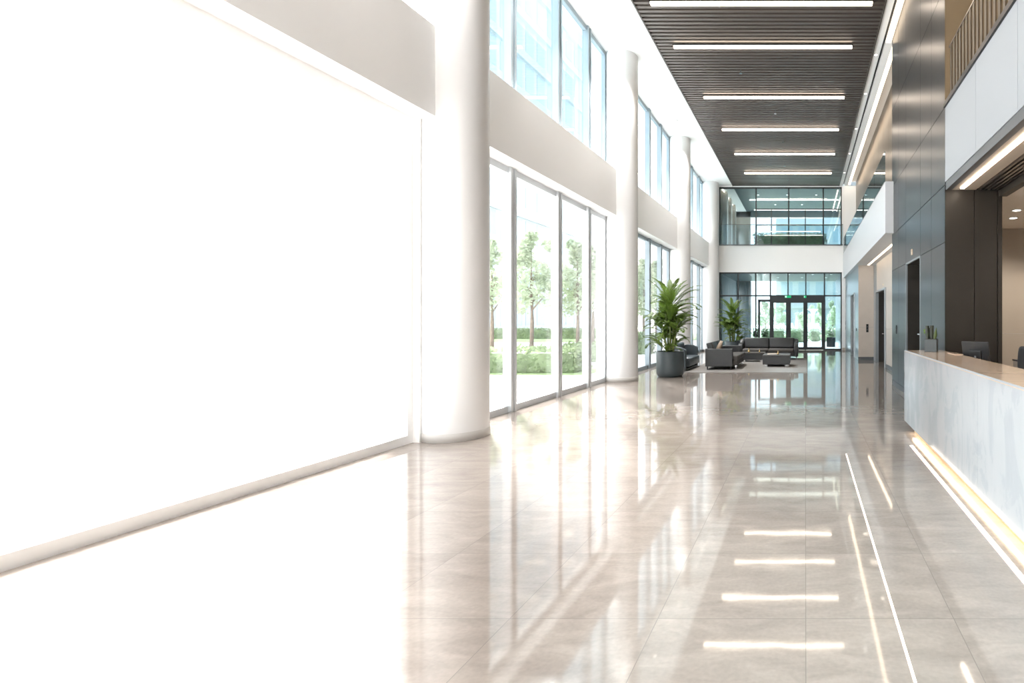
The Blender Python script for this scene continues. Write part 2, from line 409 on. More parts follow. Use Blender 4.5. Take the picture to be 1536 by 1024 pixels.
# lower glazing
f = MB()
f.box(XFL, XFR, a, b, 3.96, 4.03).box(XFL, XFR, a, b, 2.78, 2.85)
f.box(XFL, wx(1156, YF), a, b, 0, .08).box(wx(1236.7, YF), XFR, a, b, 0, .08)
for px in (1107, 1133.5, 1155.5, 1236.7): f.box(wx(px, YF) - .035, wx(px, YF) + .035, a, b, 0, 4.03)
for px in (1182, 1208.8): f.box(wx(px, YF) - .03, wx(px, YF) + .03, a, b, 2.78, 4.03)
f.box(XFL, XFL + .06, a, b, 0, 4.03).box(XFR - .06, XFR, a, b, 0, 4.03)
f.box(wx(1155.5, YF), wx(1236.7, YF), YF - .04, b, 2.56, 2.80)
for pa, pb in ((1155.5, 1158.2), (1181.3, 1184), (1207.3, 1209), (1234.6, 1238)): f.box(wx(pa, YF), wx(pb, YF), YF - .02, b, 0, 2.6)
f.box(wx(1137, YF), wx(1140, YF), a, b, 0, 2.6).box(wx(1137, YF), wx(1155, YF), a, b, 2.5, 2.62)
o = struct(f, 'window_10', M['frame_dark'], 'full height lower glazing around the entrance doors', 'window')
p = MB().box(XFL, wx(1155.5, YF), YF + .06, YF + .07, 0, 4.03).box(wx(1236.7, YF), XFR, YF + .06, YF + .07, 0, 4.03).box(wx(1155.5, YF), wx(1236.7, YF), YF + .06, YF + .07, 2.8, 4.03)
p.build('window_pane', M['g_far'], o)
for i, (pa, pb) in enumerate(((1158, 1181.5), (1183.8, 1207.5), (1208.8, 1234.8))):
    x0, x1 = wx(pa, YF), wx(pb, YF)
    f = MB(); f.box(x0, x0 + .085, YF, YF + .06, .01, 2.56).box(x1 - .085, x1, YF, YF + .06, .01, 2.56)
    f.box(x0 + .085, x1 - .085, YF, YF + .06, 2.45, 2.56).box(x0 + .085, x1 - .085, YF, YF + .06, .01, .16)
    o = struct(f, 'door_%d' % (i + 1), M['frame_dark'], 'black framed glass entrance door, ' + ['left', 'middle', 'right'][i] + ' of the three', 'door')
    MB().box(x0 + .085, x1 - .085, YF + .025, YF + .035, .16, 2.45).build('door_pane', M['g_far'], o)
    hx = x0 + .06 if i == 1 else x1 - .06
    MB().tube([(hx, YF - .05, .85), (hx, YF - .05, 1.35)], .016, 8).box(hx - .01, hx + .01, YF - .05, YF, .88, .9).box(hx - .01, hx + .01, YF - .05, YF, 1.3, 1.32).build('door_handle', M['black'], o)
for i, (px, wd) in enumerate(((1182, .16), (1207.6, .065))):
    t = thing('exit_sign', ('green emergency exit sign above the left entrance doors' if i == 0 else 'small green lit indicator above the right entrance door'), 'exit sign', (wx(px, YF), YF - .06, 2.70))
    MB().box(-wd - .012, wd + .012, -.02, .02, -.012, .13).build('case', M['frame_dark'], t)
    MB().box(-wd, wd, -.025, -.02, 0, .118).build('lit_face', M['exit'], t)
    MB().box(-wd + .015, -wd * .4, -.028, -.025, .02, .098).build('pale_panel', M['exit_pale'], t)
t = thing('glass_balustrade', 'low clear glass guard in front of the upper far glazing', 'balustrade', (0, YF - .06, 5.41))
MB().box(XFL, 1.94, -.012, 0, 0, 1.06).build('glass_panel', M['g_rail'], t)
MB().box(XFL, 1.94, -.02, .008, 1.06, 1.085).build('rail', M['grey'], t)
MB().box(XFL, 1.94, -.02, .02, 0, .05).build('shoe', M['grey'], t)

# rooms behind the far glazing
YV = 34.0
v = MB().box(-4.9, 8, YF + .31, YV, 4.05, 5.36)
struct(v, 'slab_far', M['white'], 'white floor slab over the entrance vestibule', 'ceiling')
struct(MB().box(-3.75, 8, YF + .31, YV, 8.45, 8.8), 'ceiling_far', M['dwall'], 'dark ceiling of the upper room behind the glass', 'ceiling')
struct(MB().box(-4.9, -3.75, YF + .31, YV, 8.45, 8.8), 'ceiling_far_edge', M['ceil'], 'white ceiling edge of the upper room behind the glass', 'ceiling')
v = MB().box(-4.9, -4.5, YF + .31, YV, -.1, 4.05).box(-4.9, -4.5, YF + .31, YV, 5.36, 8.45).box(-4.9, -3.5, YV, YV + .25, -.1, 9.2)
for y in (28.6, 30.2, 31.9): v.box(-4.5, -4.2, y, y + .5, 5.36, 8.45)
struct(v, 'wall_vestibule_left', M['beige'], 'left wall and piers of the rooms behind the glass', 'wall')
struct(MB().box(1.93, 2.2, YF + .31, YV, -.1, 4.05).box(2.1, 2.3, YF + .31, YV, 5.36, 8.45), 'wall_vestibule_right', M['blue'], 'right wall of the vestibule behind the glass', 'wall')
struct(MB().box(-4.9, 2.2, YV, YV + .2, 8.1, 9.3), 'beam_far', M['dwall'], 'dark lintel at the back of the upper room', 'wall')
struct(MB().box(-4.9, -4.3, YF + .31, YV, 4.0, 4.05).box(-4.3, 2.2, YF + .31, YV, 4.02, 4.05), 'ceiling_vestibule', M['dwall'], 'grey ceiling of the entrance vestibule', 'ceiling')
for i, y in enumerate((30.6, 33.4)):
    t = thing('linear_ceiling_light', 'thin linear light across the upper room ceiling behind the glass, ' + ('nearer' if i == 0 else 'farther'), 'ceiling light', (-.6, y, 8.45), 0, 'linear lights behind the upper glass')
    MB().box(-2.6, 2.5, -.04, .04, -.03, 0).build('diffuser', M['led'], t)
for i, x in enumerate((1.72, 1.98)):
    t = thing('linear_wall_light', 'long warm light line along the right side of the upper room, ' + ('inner' if i == 0 else 'outer'), 'ceiling light', (x, 28.2, 8.42), 0, 'light lines behind the upper glass')
    MB().box(-.025, .025, 0, 5.4, -.03, 0.02).build('diffuser', M['led_cove'], t)
t = thing('cove_light', 'warm cove light on the left wall of the upper room behind the glass', 'cove light', (-4.35, 28.0, 8.40))
MB().box(-.03, .03, 0, 5.5, 0, .03).build('diffuser', M['led_cove'], t)
for i, (x, y) in enumerate(((-2.2, 28.9), (-.9, 28.9), (.4, 28.9), (1.4, 28.9), (-1.6, 31), (-.2, 31), (1.2, 31))):
    downlight(x, y, 4.02, 'downlight in the vestibule ceiling behind the glass, %s of the %s row' % (ORD[i if i < 4 else i - 4] + ' from the left', 'front' if i < 4 else 'back'), 'vestibule downlights', .06)
for i, (x, y) in enumerate(((-2.6, 29.4), (-1.0, 29.4), (.6, 29.4), (-1.8, 31.9), (-.2, 31.9))):
    downlight(x, y, 8.45, 'upper room downlight behind the far glass, %s of the %s row' % (ORD[i if i < 3 else i - 3] + ' from the left', 'front' if i < 3 else 'back'), 'upper room downlights', .05)
# curtain
cu = MB(); pts = []
n = 60
for i in range(n + 1):
    t_ = i / n
    pts.append((-4.40 + .05 * math.sin(i * 1.9), YF + .45 + t_ * 5.9))
for i in range(21):
    pts.append((-4.35 + i * .045, 33.95 - .0 + .045 * math.sin(i * 1.9)))
bm = cu.bm
for z0, z1 in ((.0, 3.98),):
    lo = [bm.verts.new((x, y, z0)) for x, y in pts]; hi = [bm.verts.new((x, y, z1)) for x, y in pts]
    for i in range(len(pts) - 1): bm.faces.new((lo[i], lo[i + 1], hi[i + 1], hi[i]))
o = cu.build('curtain', M['curtain'], smooth=True)
sd = o.modifiers.new('thick', 'SOLIDIFY'); sd.thickness = .012
tag(o, 'grey full height pleated curtain inside the vestibule left of the doors', 'curtain')

# ------------------------------------------------------------------ right side, far half
# core
CX = 2.15; Y0, Y1 = 8.2, 13.2; DY0, DY1, DZ = 9.97, 11.4, 2.8
k = MB()
k.box(CX + .03, 3.0, Y0 + .03, DY0 - .03, 0, 3.6).box(CX + .03, 3.0, DY1 + .03, Y1, 0, 3.6).box(CX + .03, 3.0, DY0 - .03, DY1 + .03, DZ + .03, 3.6)
k.box(CX + .03, 5.2, Y0 + .03, Y1, 3.6, H + .3)
struct(k, 'wall_right_backing', M['coregap'], 'dark backing behind the gunmetal panels', 'wall')
k = MB(); g = .006
ys = [Y0, 9.1, DY0, DY1, 12.3, Y1]; zs = [0.12, DZ, 3.68, 4.88, 6.75, H]
for i in range(5):
    for j in range(5):
        if i == 2 and j == 0: continue
        k.box(CX, CX + .03, ys[i] + g, ys[i + 1] - g, zs[j] + g, zs[j + 1] - g)
struct(k, 'wall_right', M['core'], 'tall gunmetal panelled wall of the lift core', 'wall')
struct(MB().box(CX + .005, CX + .03, Y0, DY0, 0, .115).box(CX + .005, CX + .03, DY1, Y1, 0, .115), 'baseboard_right', M['grey'], 'grey baseboard of the gunmetal wall', 'baseboard')
struct(MB().box(CX, 3.0, Y1, Y1 + .02, 0, H), 'wall_core_end', M['core'], 'hidden far end of the gunmetal wall', 'wall')
k = MB().box(CX, 2.596, Y0, Y0 + .03, 0, 3.6).box(2.604, 2.95, Y0, Y0 + .03, 0, 3.6).box(2.955, 3.02, Y0 - .02, Y0 + .03, 0, 3.6)
struct(k, 'wall_core_front', M['brown'], 'dark brown panelled end wall beside the reception desk', 'wall')
struct(MB().box(CX, 5.2, Y0, Y0 + .03, 4.9, H), 'wall_gallery', M['brownwall'], 'bronze brown end wall above the gallery railing', 'wall')
# lift door in the core
f = MB().box(CX - .006, CX + .03, DY0 - .006, DY0 + .03, 0, DZ).box(CX - .006, CX + .03, DY1 - .03, DY1 + .006, 0, DZ).box(CX - .006, CX + .03, DY0, DY1, DZ - .03, DZ + .005)
o = struct(f, 'door_4', M['steel'], 'dark recessed lift doorway in the gunmetal wall behind the desk', 'door')
MB().box(CX + .03, CX + .55, DY1 - .03, DY1 + .02, 0, DZ).box(CX + .03, CX + .55, DY0 - .02, DY0 + .03, 0, DZ).box(CX + .03, CX + .55, DY0, DY1, DZ - .03, DZ + .02).build('door_recess', M['brown'], o)
MB().box(CX + .5, CX + .55, DY0 + .03, (DY0 + DY1) / 2 - .004, 0, DZ - .03).box(CX + .5, CX + .55, (DY0 + DY1) / 2 + .004, DY1 - .03, 0, DZ - .03).build('door_leaf', M['doordark'], o)
MB().tube([(CX - .02, DY0 + .1, 1.33), (CX - .02, DY0 + .02, 1.33)], .014, 8).tube([(CX - .02, DY0 + .02, 1.33), (CX + .02, DY0 + .02, 1.33)], .012, 8).build('door_handle', M['chrome'], o)
t = thing('lift_indicator', 'small pale floor indicator above the lift doorway in the gunmetal wall', 'indicator', (CX, 10.72, 2.95))
MB().prism([(-.045 + .0, -.05), (.045, -.05), (.05, .0), (.045, .07), (-.04, .07), (-.05, 0)], -.02, 0, 'x').build('plate', M['cream'], t)
MB().box(-.026, -.02, -.03, .03, .01, .055).build('lens', M['paper'], t)
def plate(name, label, cat, x, y, z, hw, hh, axis, mat=M['black'], extra=None):
    t = thing(name, label, cat, (x, y, z))
    m = MB()
    if axis == 'x': m.box(-.02, 0, -hw, hw, -hh, hh)
    else: m.box(-hw, hw, -.02, 0, -hh, hh)
    m.build('plate', mat, t, bev=.004)
    for s_ in (-.35, .35):
        m = MB()
        if axis == 'x': m.box(-.026, -.02, -hw * .45, hw * .45, s_ * hh - hw * .3, s_ * hh + hw * .3)
        else: m.box(-hw * .45, hw * .45, -.026, -.02, s_ * hh - hw * .3, s_ * hh + hw * .3)
        m.build('call_button', M['grey'], t)
    return t
plate('call_panel', 'slim black vertical call panel on the gunmetal wall', 'call panel', CX, 12.56, wz(494, 12.56), .035, .10, 'x')
t = thing('sticker', 'small green person shaped sticker on the gunmetal wall behind the desk plant', 'sticker', (CX, 9.61, wz(497.5, 9.61)))
MB().lathe([(.02, .012), (.022, .03), (.0, .055)], 12, cap=False).build('upper_mark', M['green'], t)
MB().box(-.008, 0, -.035, .035, -.03, .0).build('lower_mark', M['green'], t)

# stepped lower wall
struct(MB().box(2.08, 2.75, 20.94, 22.4, 0, 3.71).box(2.08, 2.75, 24.1, YF, 0, 3.71).box(2.08, 2.75, 22.4, 24.1, 2.72, 3.71), 'wall_right_blue', M['blue'], 'blue grey metal wall by the far doorway', 'wall')
k = MB().box(2.08, 2.75, 20.9, 20.94, 0, 1.283).box(2.08, 2.75, 20.9, 20.94, 1.29, 3.71)
struct(k, 'wall_pier', M['beige'], 'beige stone pier facing the lobby under the balcony', 'wall')
struct(MB().box(2.07, 2.70, 20.885, 20.9, 0, .13), 'baseboard_pier', M['grey'], 'grey baseboard of the beige pier', 'baseboard')
k = MB()
WX = 2.69
for a, b, zz in ((Y1, 15.2, 0), (15.206, 16.4, 0), (16.406, 17.75, 0)):
    k.box(WX, WX + .06, a, b, zz, 1.283).box(WX, WX + .06, a, b, 1.29, 3.71)
for a, b in ((17.75, 18.9), (18.906, 20.1)): k.box(WX, WX + .06, a, b, 2.62, 3.71)
struct(k, 'wall_right_beige', M['beige'], 'beige panelled wall around the second lift doorway', 'wall')
struct(MB().box(WX - .01, WX + .06, 20.1, 20.9, 0, 3.71), 'wall_right_grey', M['steel'], 'grey metal reveal beside the second lift doorway', 'wall')
struct(MB().box(WX - .015, WX, Y1, 17.7, 0, .12), 'baseboard_beige', M['grey'], 'grey baseboard of the beige wall', 'baseboard')
def side_door(name, x, a, b, zt, label, dep=.3):
    f = MB().box(x - .05, x + .06, a - .09, a, 0, zt + .07).box(x - .05, x + .06, b, b + .09, 0, zt + .07).box(x - .05, x + .06, a, b, zt, zt + .07)
    o = struct(f, name, M['steel'], label, 'door')
    MB().box(x + .06, x + dep, a - .02, a, 0, zt).box(x + .06, x + dep, b, b + .02, 0, zt).box(x + .06, x + dep, a, b, zt, zt + .02).build('door_recess', M['doordark'], o)
    MB().box(x + dep - .04, x + dep, a, (a + b) / 2 - .004, 0, zt).box(x + dep - .04, x + dep, (a + b) / 2 + .004, b, 0, zt).build('door_leaf', M['doordark'], o)
    MB().tube([(x - .1, a - .01, 1.12), (x - .1, a + .09, 1.12)], .014, 8).tube([(x - .1, a - .01, 1.12), (x - .04, a - .02, 1.12)], .012, 8).build('door_handle', M['chrome'], o)
side_door('door_5', WX, 17.85, 20.0, 2.6, 'dark lift doorway with steel frame in the beige wall')
side_door('door_6', 2.08, 22.5, 24.0, 2.65, 'dark doorway in the blue grey wall near the far glazing')
plate('call_panel', 'black call panel on the beige stone pier', 'call panel', wx(1301, 20.9), 20.9, wz(492, 20.9), .045, .16, 'y')
plate('call_panel', 'black square plate on the blue grey wall beside the far doorway', 'call panel', 2.08, 21.6, wz(494, 21.6), .05, .06, 'x')
plate('call_panel', 'upper black plate on the white wall right of the entrance', 'call panel', wx(1269.5, YF), YF, wz(484, YF), .05, .11, 'y')
plate('call_panel', 'lower black plate on the white wall right of the entrance', 'call panel', wx(1269.5, YF), YF, wz(492, YF), .05, .06, 'y')
t = thing('lift_indicator', 'tiny indicator above the steel framed lift doorway', 'indicator', (WX, 18.4, 2.80))
MB().lathe([(.03, -.03), (.03, .03)], 12).build('lens', M['cream'], t)
tag(MB().box(-.01, 0, -.04, .04, -.05, .05).build('wall_sensor', M['black'], loc=(-4.395, 26.75, 1.83)), 'tiny dark sensor on the white column beside the far glazing', 'sensor')

# balcony far half
k = MB()
for a, b in ((Y1 - .2, 16.9), (16.906, 20.6), (20.606, 24.2), (24.206, YF)): k.box(1.95, 2.0, a, b, 3.71, 4.97)
k.box(2.0, 2.75, Y1 - .2, YF, 3.71, 4.97)
struct(k, 'balcony_right', M['fascia2'], 'white balcony fascia along the right side', 'balcony')
t = thing('glass_balustrade', 'blue tinted glass guard along the right hand balcony', 'balustrade', (1.98, Y1, 4.97))
yy = 0
for i in range(7):
    MB().box(-.012, 0, yy + .01, yy + 2.04, 0, .80).build('glass_panel', M['g_blue'], t); yy += 2.05
MB().box(-.02, .02, 0, 14.35, 0, .05).build('shoe', M['grey'], t)
k = MB(); y = Y1
while y < YF - .1:
    e = min(y + 1.2, YF); k.box(2.62, 2.68, y + .005, e - .005, 4.97, 6.72).box(2.62, 2.68, y + .005, e - .005, 6.73, H + .3); y += 1.2
struct(k, 'wall_right_upper', M['bronze'], 'brushed bronze panelled wall above the right balcony', 'wall')
struct(MB().box(2.16, 2.7, Y1, YF, H + .2, H + .3).box(2.16, 2.19, Y1, YF, H, H + .2), 'ceiling_cove', M['ceil'], 'recessed ceiling cove above the right balcony', 'ceiling')
t = thing('cove_light', 'long warm cove light at the ceiling above the right balcony', 'cove light', (2.26, Y1, H + .0))
MB().box(-.05, .05, 0, 14.2, 0, .05).build('diffuser', M['led_cove'], t)
MB().box(-.06, .06, 0, 14.2, .05, .09).build('channel', M['ceil'], t)
t = thing('cove_light', 'warm cove light washing the top of the gunmetal lift wall', 'cove light', (2.06, 7.0, H - .02))
MB().box(-.07, .06, 0, 6.2, -.035, .02).build('diffuser', M['led_core'], t)
t = thing('soffit_light', 'thin light line under the balcony beside the beige pier', 'soffit light', (2.45, 14.0, 3.71))
MB().box(-.03, .03, 0, 6.7, -.015, .001).build('diffuser', M['led_cove'], t)

# ------------------------------------------------------------------ reception side
k = MB()
for a, b in ((6.736, Y0), (5.406, 6.73), (4.0, 5.4), (2.6, 3.994), (YN, 2.594)): k.box(CX, CX + .05, a, b, 3.72, 4.86)
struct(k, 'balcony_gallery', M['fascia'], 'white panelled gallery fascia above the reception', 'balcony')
struct(MB().box(CX + .01, CX + .1, YN, Y0, 3.60, 3.72), 'trim_3', M['grey'], 'grey edge trim under the white gallery fascia', 'trim')
struct(MB().box(CX + .05, 6.6, YN, Y0, 3.72, 4.86).box(3.02, 6.6, Y0, 11.6, 3.6, 4.86), 'slab_gallery', M['brownwall'], 'gallery floor slab above the reception', 'slab')
struct(MB().box(CX + .1, 2.62, YN, Y0, 3.6, 3.66), 'ceiling_soffit', M['office'], 'tan soffit above the reception desk', 'ceiling')
k = MB().box(2.62, 2.98, YN, Y0, 3.64, 3.70)
struct(k, 'ceiling_soffit_slot', M['slatback'], 'dark slot behind the soffit slats', 'ceiling')
k = MB()
for i in range(5):
    k.box(2.64 + i * .07, 2.675 + i * .07, YN, Y0 - .05, 3.585, 3.64)
struct(k, 'ceiling_soffit_slats', M['bronze'], 'bronze slats in the soffit beside the office opening', 'ceiling')
struct(MB().box(2.98, 3.1, YN, Y0, 3.5, 3.72), 'trim_4', M['brown'], 'dark header above the office opening', 'trim')
t = thing('soffit_light', 'bright warm light line in the soffit above the reception desk', 'soffit light', (2.37, 0, 3.598))
MB().box(-.03, .03, -1, 8.05, -.015, 0).build('diffuser', M['led'], t)
# gallery cap, railing
t = thing('gallery_railing', 'railing of bronze vertical fins above the white gallery fascia', 'railing', (CX, 0, 4.86))
MB().box(-.03, .10, YN, Y0, 0, .05).box(-.01, .10, YN, Y0, .05, .10).build('cap', M['black'], t)
y = Y0 - .06; cnt = 0
while y > .2:
    MB().box(.06, .075, y - .075, y, .10, .92).build('fin', M['fin'], t); y -= .155; cnt += 1
MB().box(.055, .08, .1, Y0, .92, .945).build('rail', M['bronze'], t)
struct(MB().box(5.2, 5.3, YN, Y0, 4.86, H), 'wall_gallery_back', M['brownwall'], 'bronze brown back wall of the gallery', 'wall')
struct(MB().box(2.16, 5.3, YN, Y0, H, H + .3), 'ceiling_gallery', M['brownwall'], 'brown ceiling over the gallery', 'ceiling')
# office
k = MB().box(3.02, 6.6, 11.4, 11.6, 0, 1.298).box(3.02, 6.6, 11.4, 11.6, 1.304, 3.6).box(6.5, 6.6, YN, 11.4, 0, 3.6)
struct(k, 'wall_office', M['office'], 'beige office wall behind the reception desk', 'wall')
struct(MB().box(3.1, 6.6, YN, 11.6, 3.55, 3.6), 'ceiling_office', M['officec'], 'beige office ceiling behind the reception', 'ceiling')
struct(MB().box(3.02, 3.1, YN, 2.0, 0, 3.6), 'wall_office_return', M['brown'], 'dark wall end of the office opening near the camera', 'wall')
for i, (px, py) in enumerate(((1525, 315), (1520, 326.5))):
    Y = 1.93 * 800 / (478 - py)
    downlight(wx(px, Y), Y, 3.55, 'downlight in the beige office ceiling, ' + ('nearer' if i == 0 else 'farther') + ' of the two', 'office downlights', .07)

# back wall behind the camera
struct(MB().box(-5.4, 6.6, YN - .2, YN, -.1, H + .3), 'wall_back', M['white'], 'white wall behind the camera', 'wall')

# ------------------------------------------------------------------ reception desk
DX = 1.485; DE = 8.0; DN = 1.2
t = thing('reception_desk', 'long white marble reception desk with tan counter and glowing plinth', 'reception desk', (0, 0, 0))
k = MB()
for a, b in ((4.602, DE), (DN, 4.598)): k.box(DX, DX + .04, a, b, .10, 1.13)
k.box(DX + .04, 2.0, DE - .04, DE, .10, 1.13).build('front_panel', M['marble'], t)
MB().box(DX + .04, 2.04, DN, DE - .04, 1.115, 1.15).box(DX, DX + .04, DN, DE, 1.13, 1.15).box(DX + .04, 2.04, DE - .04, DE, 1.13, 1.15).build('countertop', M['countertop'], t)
MB().box(DX - .003, DX + .006, DN, DE, 1.138, 1.153).build('counter_edge', M['fascia'], t)
MB().box(DX + .08, 2.0, DN + .05, DE - .35, 0, .10).build('toe_kick', M['gold'], t)
MB().box(DX + .04, 1.60, DN, DE - .04, .10, 1.115).build('core_panel', M['beige'], t)
MB().box(1.60, 2.42, DN, 7.3, .70, .74).build('work_surface', M['countertop'], t)
for y in (DN + .05, 4.2, 7.25): MB().box(1.62, 2.38, y, y + .04, .10 if y > 90 else .0, .70).build('side_panel', M['beige'], t)
MB().box(1.95, 2.06, 6.95, 7.33, 1.15, 1.158).build('counter_upstand', M['countertop'], t)
MB().box(DX + .045, DX + .075, DN + .1, DE - .4, .075, .10).build('light_strip', M['led_desk'], t)
tag(MB().box(1.335, 1.375, -.5, 6.82, -.01, .004).build('floor_glow_strip', M['glow_floor']), 'bright warm light strip set in the floor along the reception desk', 'floor light', 'light strips in the floor')
tag(MB().box(.483, .497, -.5, 6.4, -.01, .003).build('floor_glow_strip', M['glow_floor']), 'thin glowing line standing in for the cove light reflection on the floor left of the desk', 'floor light', 'light strips in the floor')  # emissive line in place of the ceiling cove's reflection, no floor lamp

# desk planter
t = thing('desk_planter', 'small square grey planter with dark upright leaves on the reception counter', 'plant', (1.80, 7.62, 1.15), R(-22))
h = .085
MB().box(-h, h, -h, h, 0, .18).build('pot', M['pot'], t, bev=.004)
MB().box(-h + .012, h - .012, -h + .012, h - .012, .178, .186).build('soil', M['soil'], t)
def blade(mb, x, y, w, hgt, rot, lean=0, tip=.15, th=.012):
    bm = mb.bm; m = Matrix.Translation((x, y, .18)) @ Matrix.Rotation(rot, 4, 'Z') @ Matrix.Rotation(lean, 4, 'Y')
    prof = [(0, .8), (.35, 1), (1 - tip, .95), (1, .12 if tip > .05 else .9)]
    rings = []
    for t_, s_ in prof:
        rings.append([bm.verts.new(m @ Vector((sx * w * s_ / 2, sy * th * s_, t_ * hgt))) for sx, sy in ((-1, 0), (0, -1), (1, 0), (0, 1))])
    for a, b in zip(rings, rings[1:]):
        for i in range(4): bm.faces.new((a[i], a[(i + 1) % 4], b[(i + 1) % 4], b[i]))
    bm.faces.new(rings[-1]); bm.faces.new(rings[0][::-1])
for (x, y, w_, hh, ro, le, tp) in ((-.05, .0, .055, .19, .2, -.03, .03), (.005, .01, .06, .195, .5, .01, .03), (-.02, .04, .05, .17, 1, 0, .1)):
    m = MB(); blade(m, x, y, w_, hh, ro, le, tp); m.build('leaf', M['snake'], t)
m = MB(); blade(m, .05, -.01, .05, .165, .3, .12, .55); m.build('leaf', M['snake2'], t)

# monitor
t = thing('monitor', 'black computer monitor seen from behind over the reception counter', 'monitor', (2.21, 6.9, .74), R(-42))
tm = Matrix.Translation((0, 0, .42)) @ Matrix.Rotation(R(14), 4, 'X')
MB().box(-.18, .18, -.012, .012, -.17, .17, tm).build('screen', M['screen'], t, bev=.004)
MB().box(-.17, .17, .012, .015, -.16, .16, tm).build('display', M['black'], t)
MB().box(-.08, .08, -.035, -.012, -.08, .06, tm).build('rear_housing', M['screen'], t, bev=.006)
MB().tube([(0, -.02, .40), (0, -.07, .2), (0, -.05, .012)], .018, 8).build('stand', M['grey'], t)
MB().lathe([(.11, 0), (.11, .01), (.02, .016)], 24, (0, -.05)).build('base', M['grey'], t, smooth=False)
# desk tray
t = thing('paper_tray', 'small tray with dark lid behind the reception counter beside the chair', 'tray', (3.35, 7.9, 0), R(0))
MB().box(-.16, .16, -.3, .3, .02, .98).build('body', M['office'], t, bev=.01)
MB().box(-.165, .165, -.31, .31, .98, 1.0).build('lid', M['black'], t)
MB().box(-.15, .15, -.28, .28, 0, .02).build('plinth', M['black'], t)

# office chair
t = thing('office_chair', 'dark office chair with rounded high back behind the reception desk', 'chair', (2.80, 6.85, 0), R(-60))
m = MB()
bm = m.bm
nx, nz = 8, 10
def cback(u, v_):
    w_ = .25 * (1 - .25 * max(0, v_ - .6) ** 2 * 6)
    return Vector((u * w_, .22 + .07 * u * u * -1 + .05 * math.sin(v_ * 3), .58 + v_ * .68))
gr = [[bm.verts.new(cback(-1 + 2 * i / nx, j / nz)) for i in range(nx + 1)] for j in range(nz + 1)]
for j in range(nz):
    for i in range(nx): bm.faces.new((gr[j][i], gr[j][i + 1], gr[j + 1][i + 1], gr[j + 1][i]))
o = m.build('backrest', M['fabric'], t, smooth=True)
sd = o.modifiers.new('thick', 'SOLIDIFY'); sd.thickness = .05; sd.offset = 0
sb = o.modifiers.new('sub', 'SUBSURF'); sb.levels = 1; sb.render_levels = 1
MB().box(-.25, .25, -.26, .22, .44, .52).build('seat', M['fabric'], t, bev=.035, seg=4, smooth=True)
MB().lathe([(.03, .10), (.03, .44)], 16).build('gas_lift', M['black'], t)
for s_ in (-1, 1):
    MB().tube([(s_ * .27, .12, .48), (s_ * .31, .12, .68), (s_ * .31, -.14, .70)], .018, 8).build('armrest', M['black'], t)
for i in range(5):
    an = i * 2 * math.pi / 5
    e = Vector((math.cos(an), math.sin(an), 0)) * .29
    lg = MB().tube([(0, 0, .11), (e.x, e.y, .075)], [.025, .016], 8).build('leg', M['black'], t)
    MB().lathe([(.0, -.032), (.02, -.026), (.03, 0), (.02, .026), (0, .032)], 12, cap=False).build('caster', M['black'], lg, loc=(e.x, e.y, .033))
MB().tube([(0, .1, .46), (0, .27, .5), (0, .28, .7)], .022, 8).build('back_support', M['black'], t)

# ------------------------------------------------------------------ lounge
tag(MB().box(-3.65, .06, 16.0, 21.9, 0.0, .012).build('rug', M['rug']), 'flat grey rug under the dark lounge seating', 'rug')
RZ = .012
def sofa():
    t = thing('sofa', 'long charcoal leather sofa on the rug facing the hall', 'sofa', (-1.46, 21.35, RZ))
    hw = 1.18
    MB().box(-hw + .14, hw - .14, -.42, .40, .14, .32).build('base', M['leather'], t, bev=.02, seg=2)
    for s_ in (-1, 1):
        x0, x1 = (0.005, hw - .17) if s_ > 0 else (-hw + .17, -.005)
        MB().box(x0, x1, -.46, .18, .30, .43).build('seat_cushion', M['leather2'], t, bev=.05, seg=4, smooth=True)
        mt = Matrix.Translation((0, .22, .42)) @ Matrix.Rotation(R(-10), 4, 'X')
        MB().box(x0, x1, -.09, .12, 0, .43, mt).build('back_cushion', M['leather'], t, bev=.06, seg=4, smooth=True)
        a0 = hw - .17 if s_ > 0 else -hw
        m = MB().prism([(-.44, .12), (.44, .12), (.46, .78), (.30, .80), (.10, .66), (-.36, .62), (-.44, .52)], a0, a0 + .17, 'x')
        m.build('armrest', M['leather'], t, bev=.04, seg=4, smooth=True)
    MB().box(-hw + .02, hw - .02, .38, .48, .14, .80).build('back_panel', M['leather'], t, bev=.03, seg=3)
    for x in (-hw + .08, hw - .08):
        for y in (-.38, .40):
            MB().tube([(x, y, 0), (x, y, .14)], .02, 8).build('leg', M['chrome'], t)
    return t
sofa()
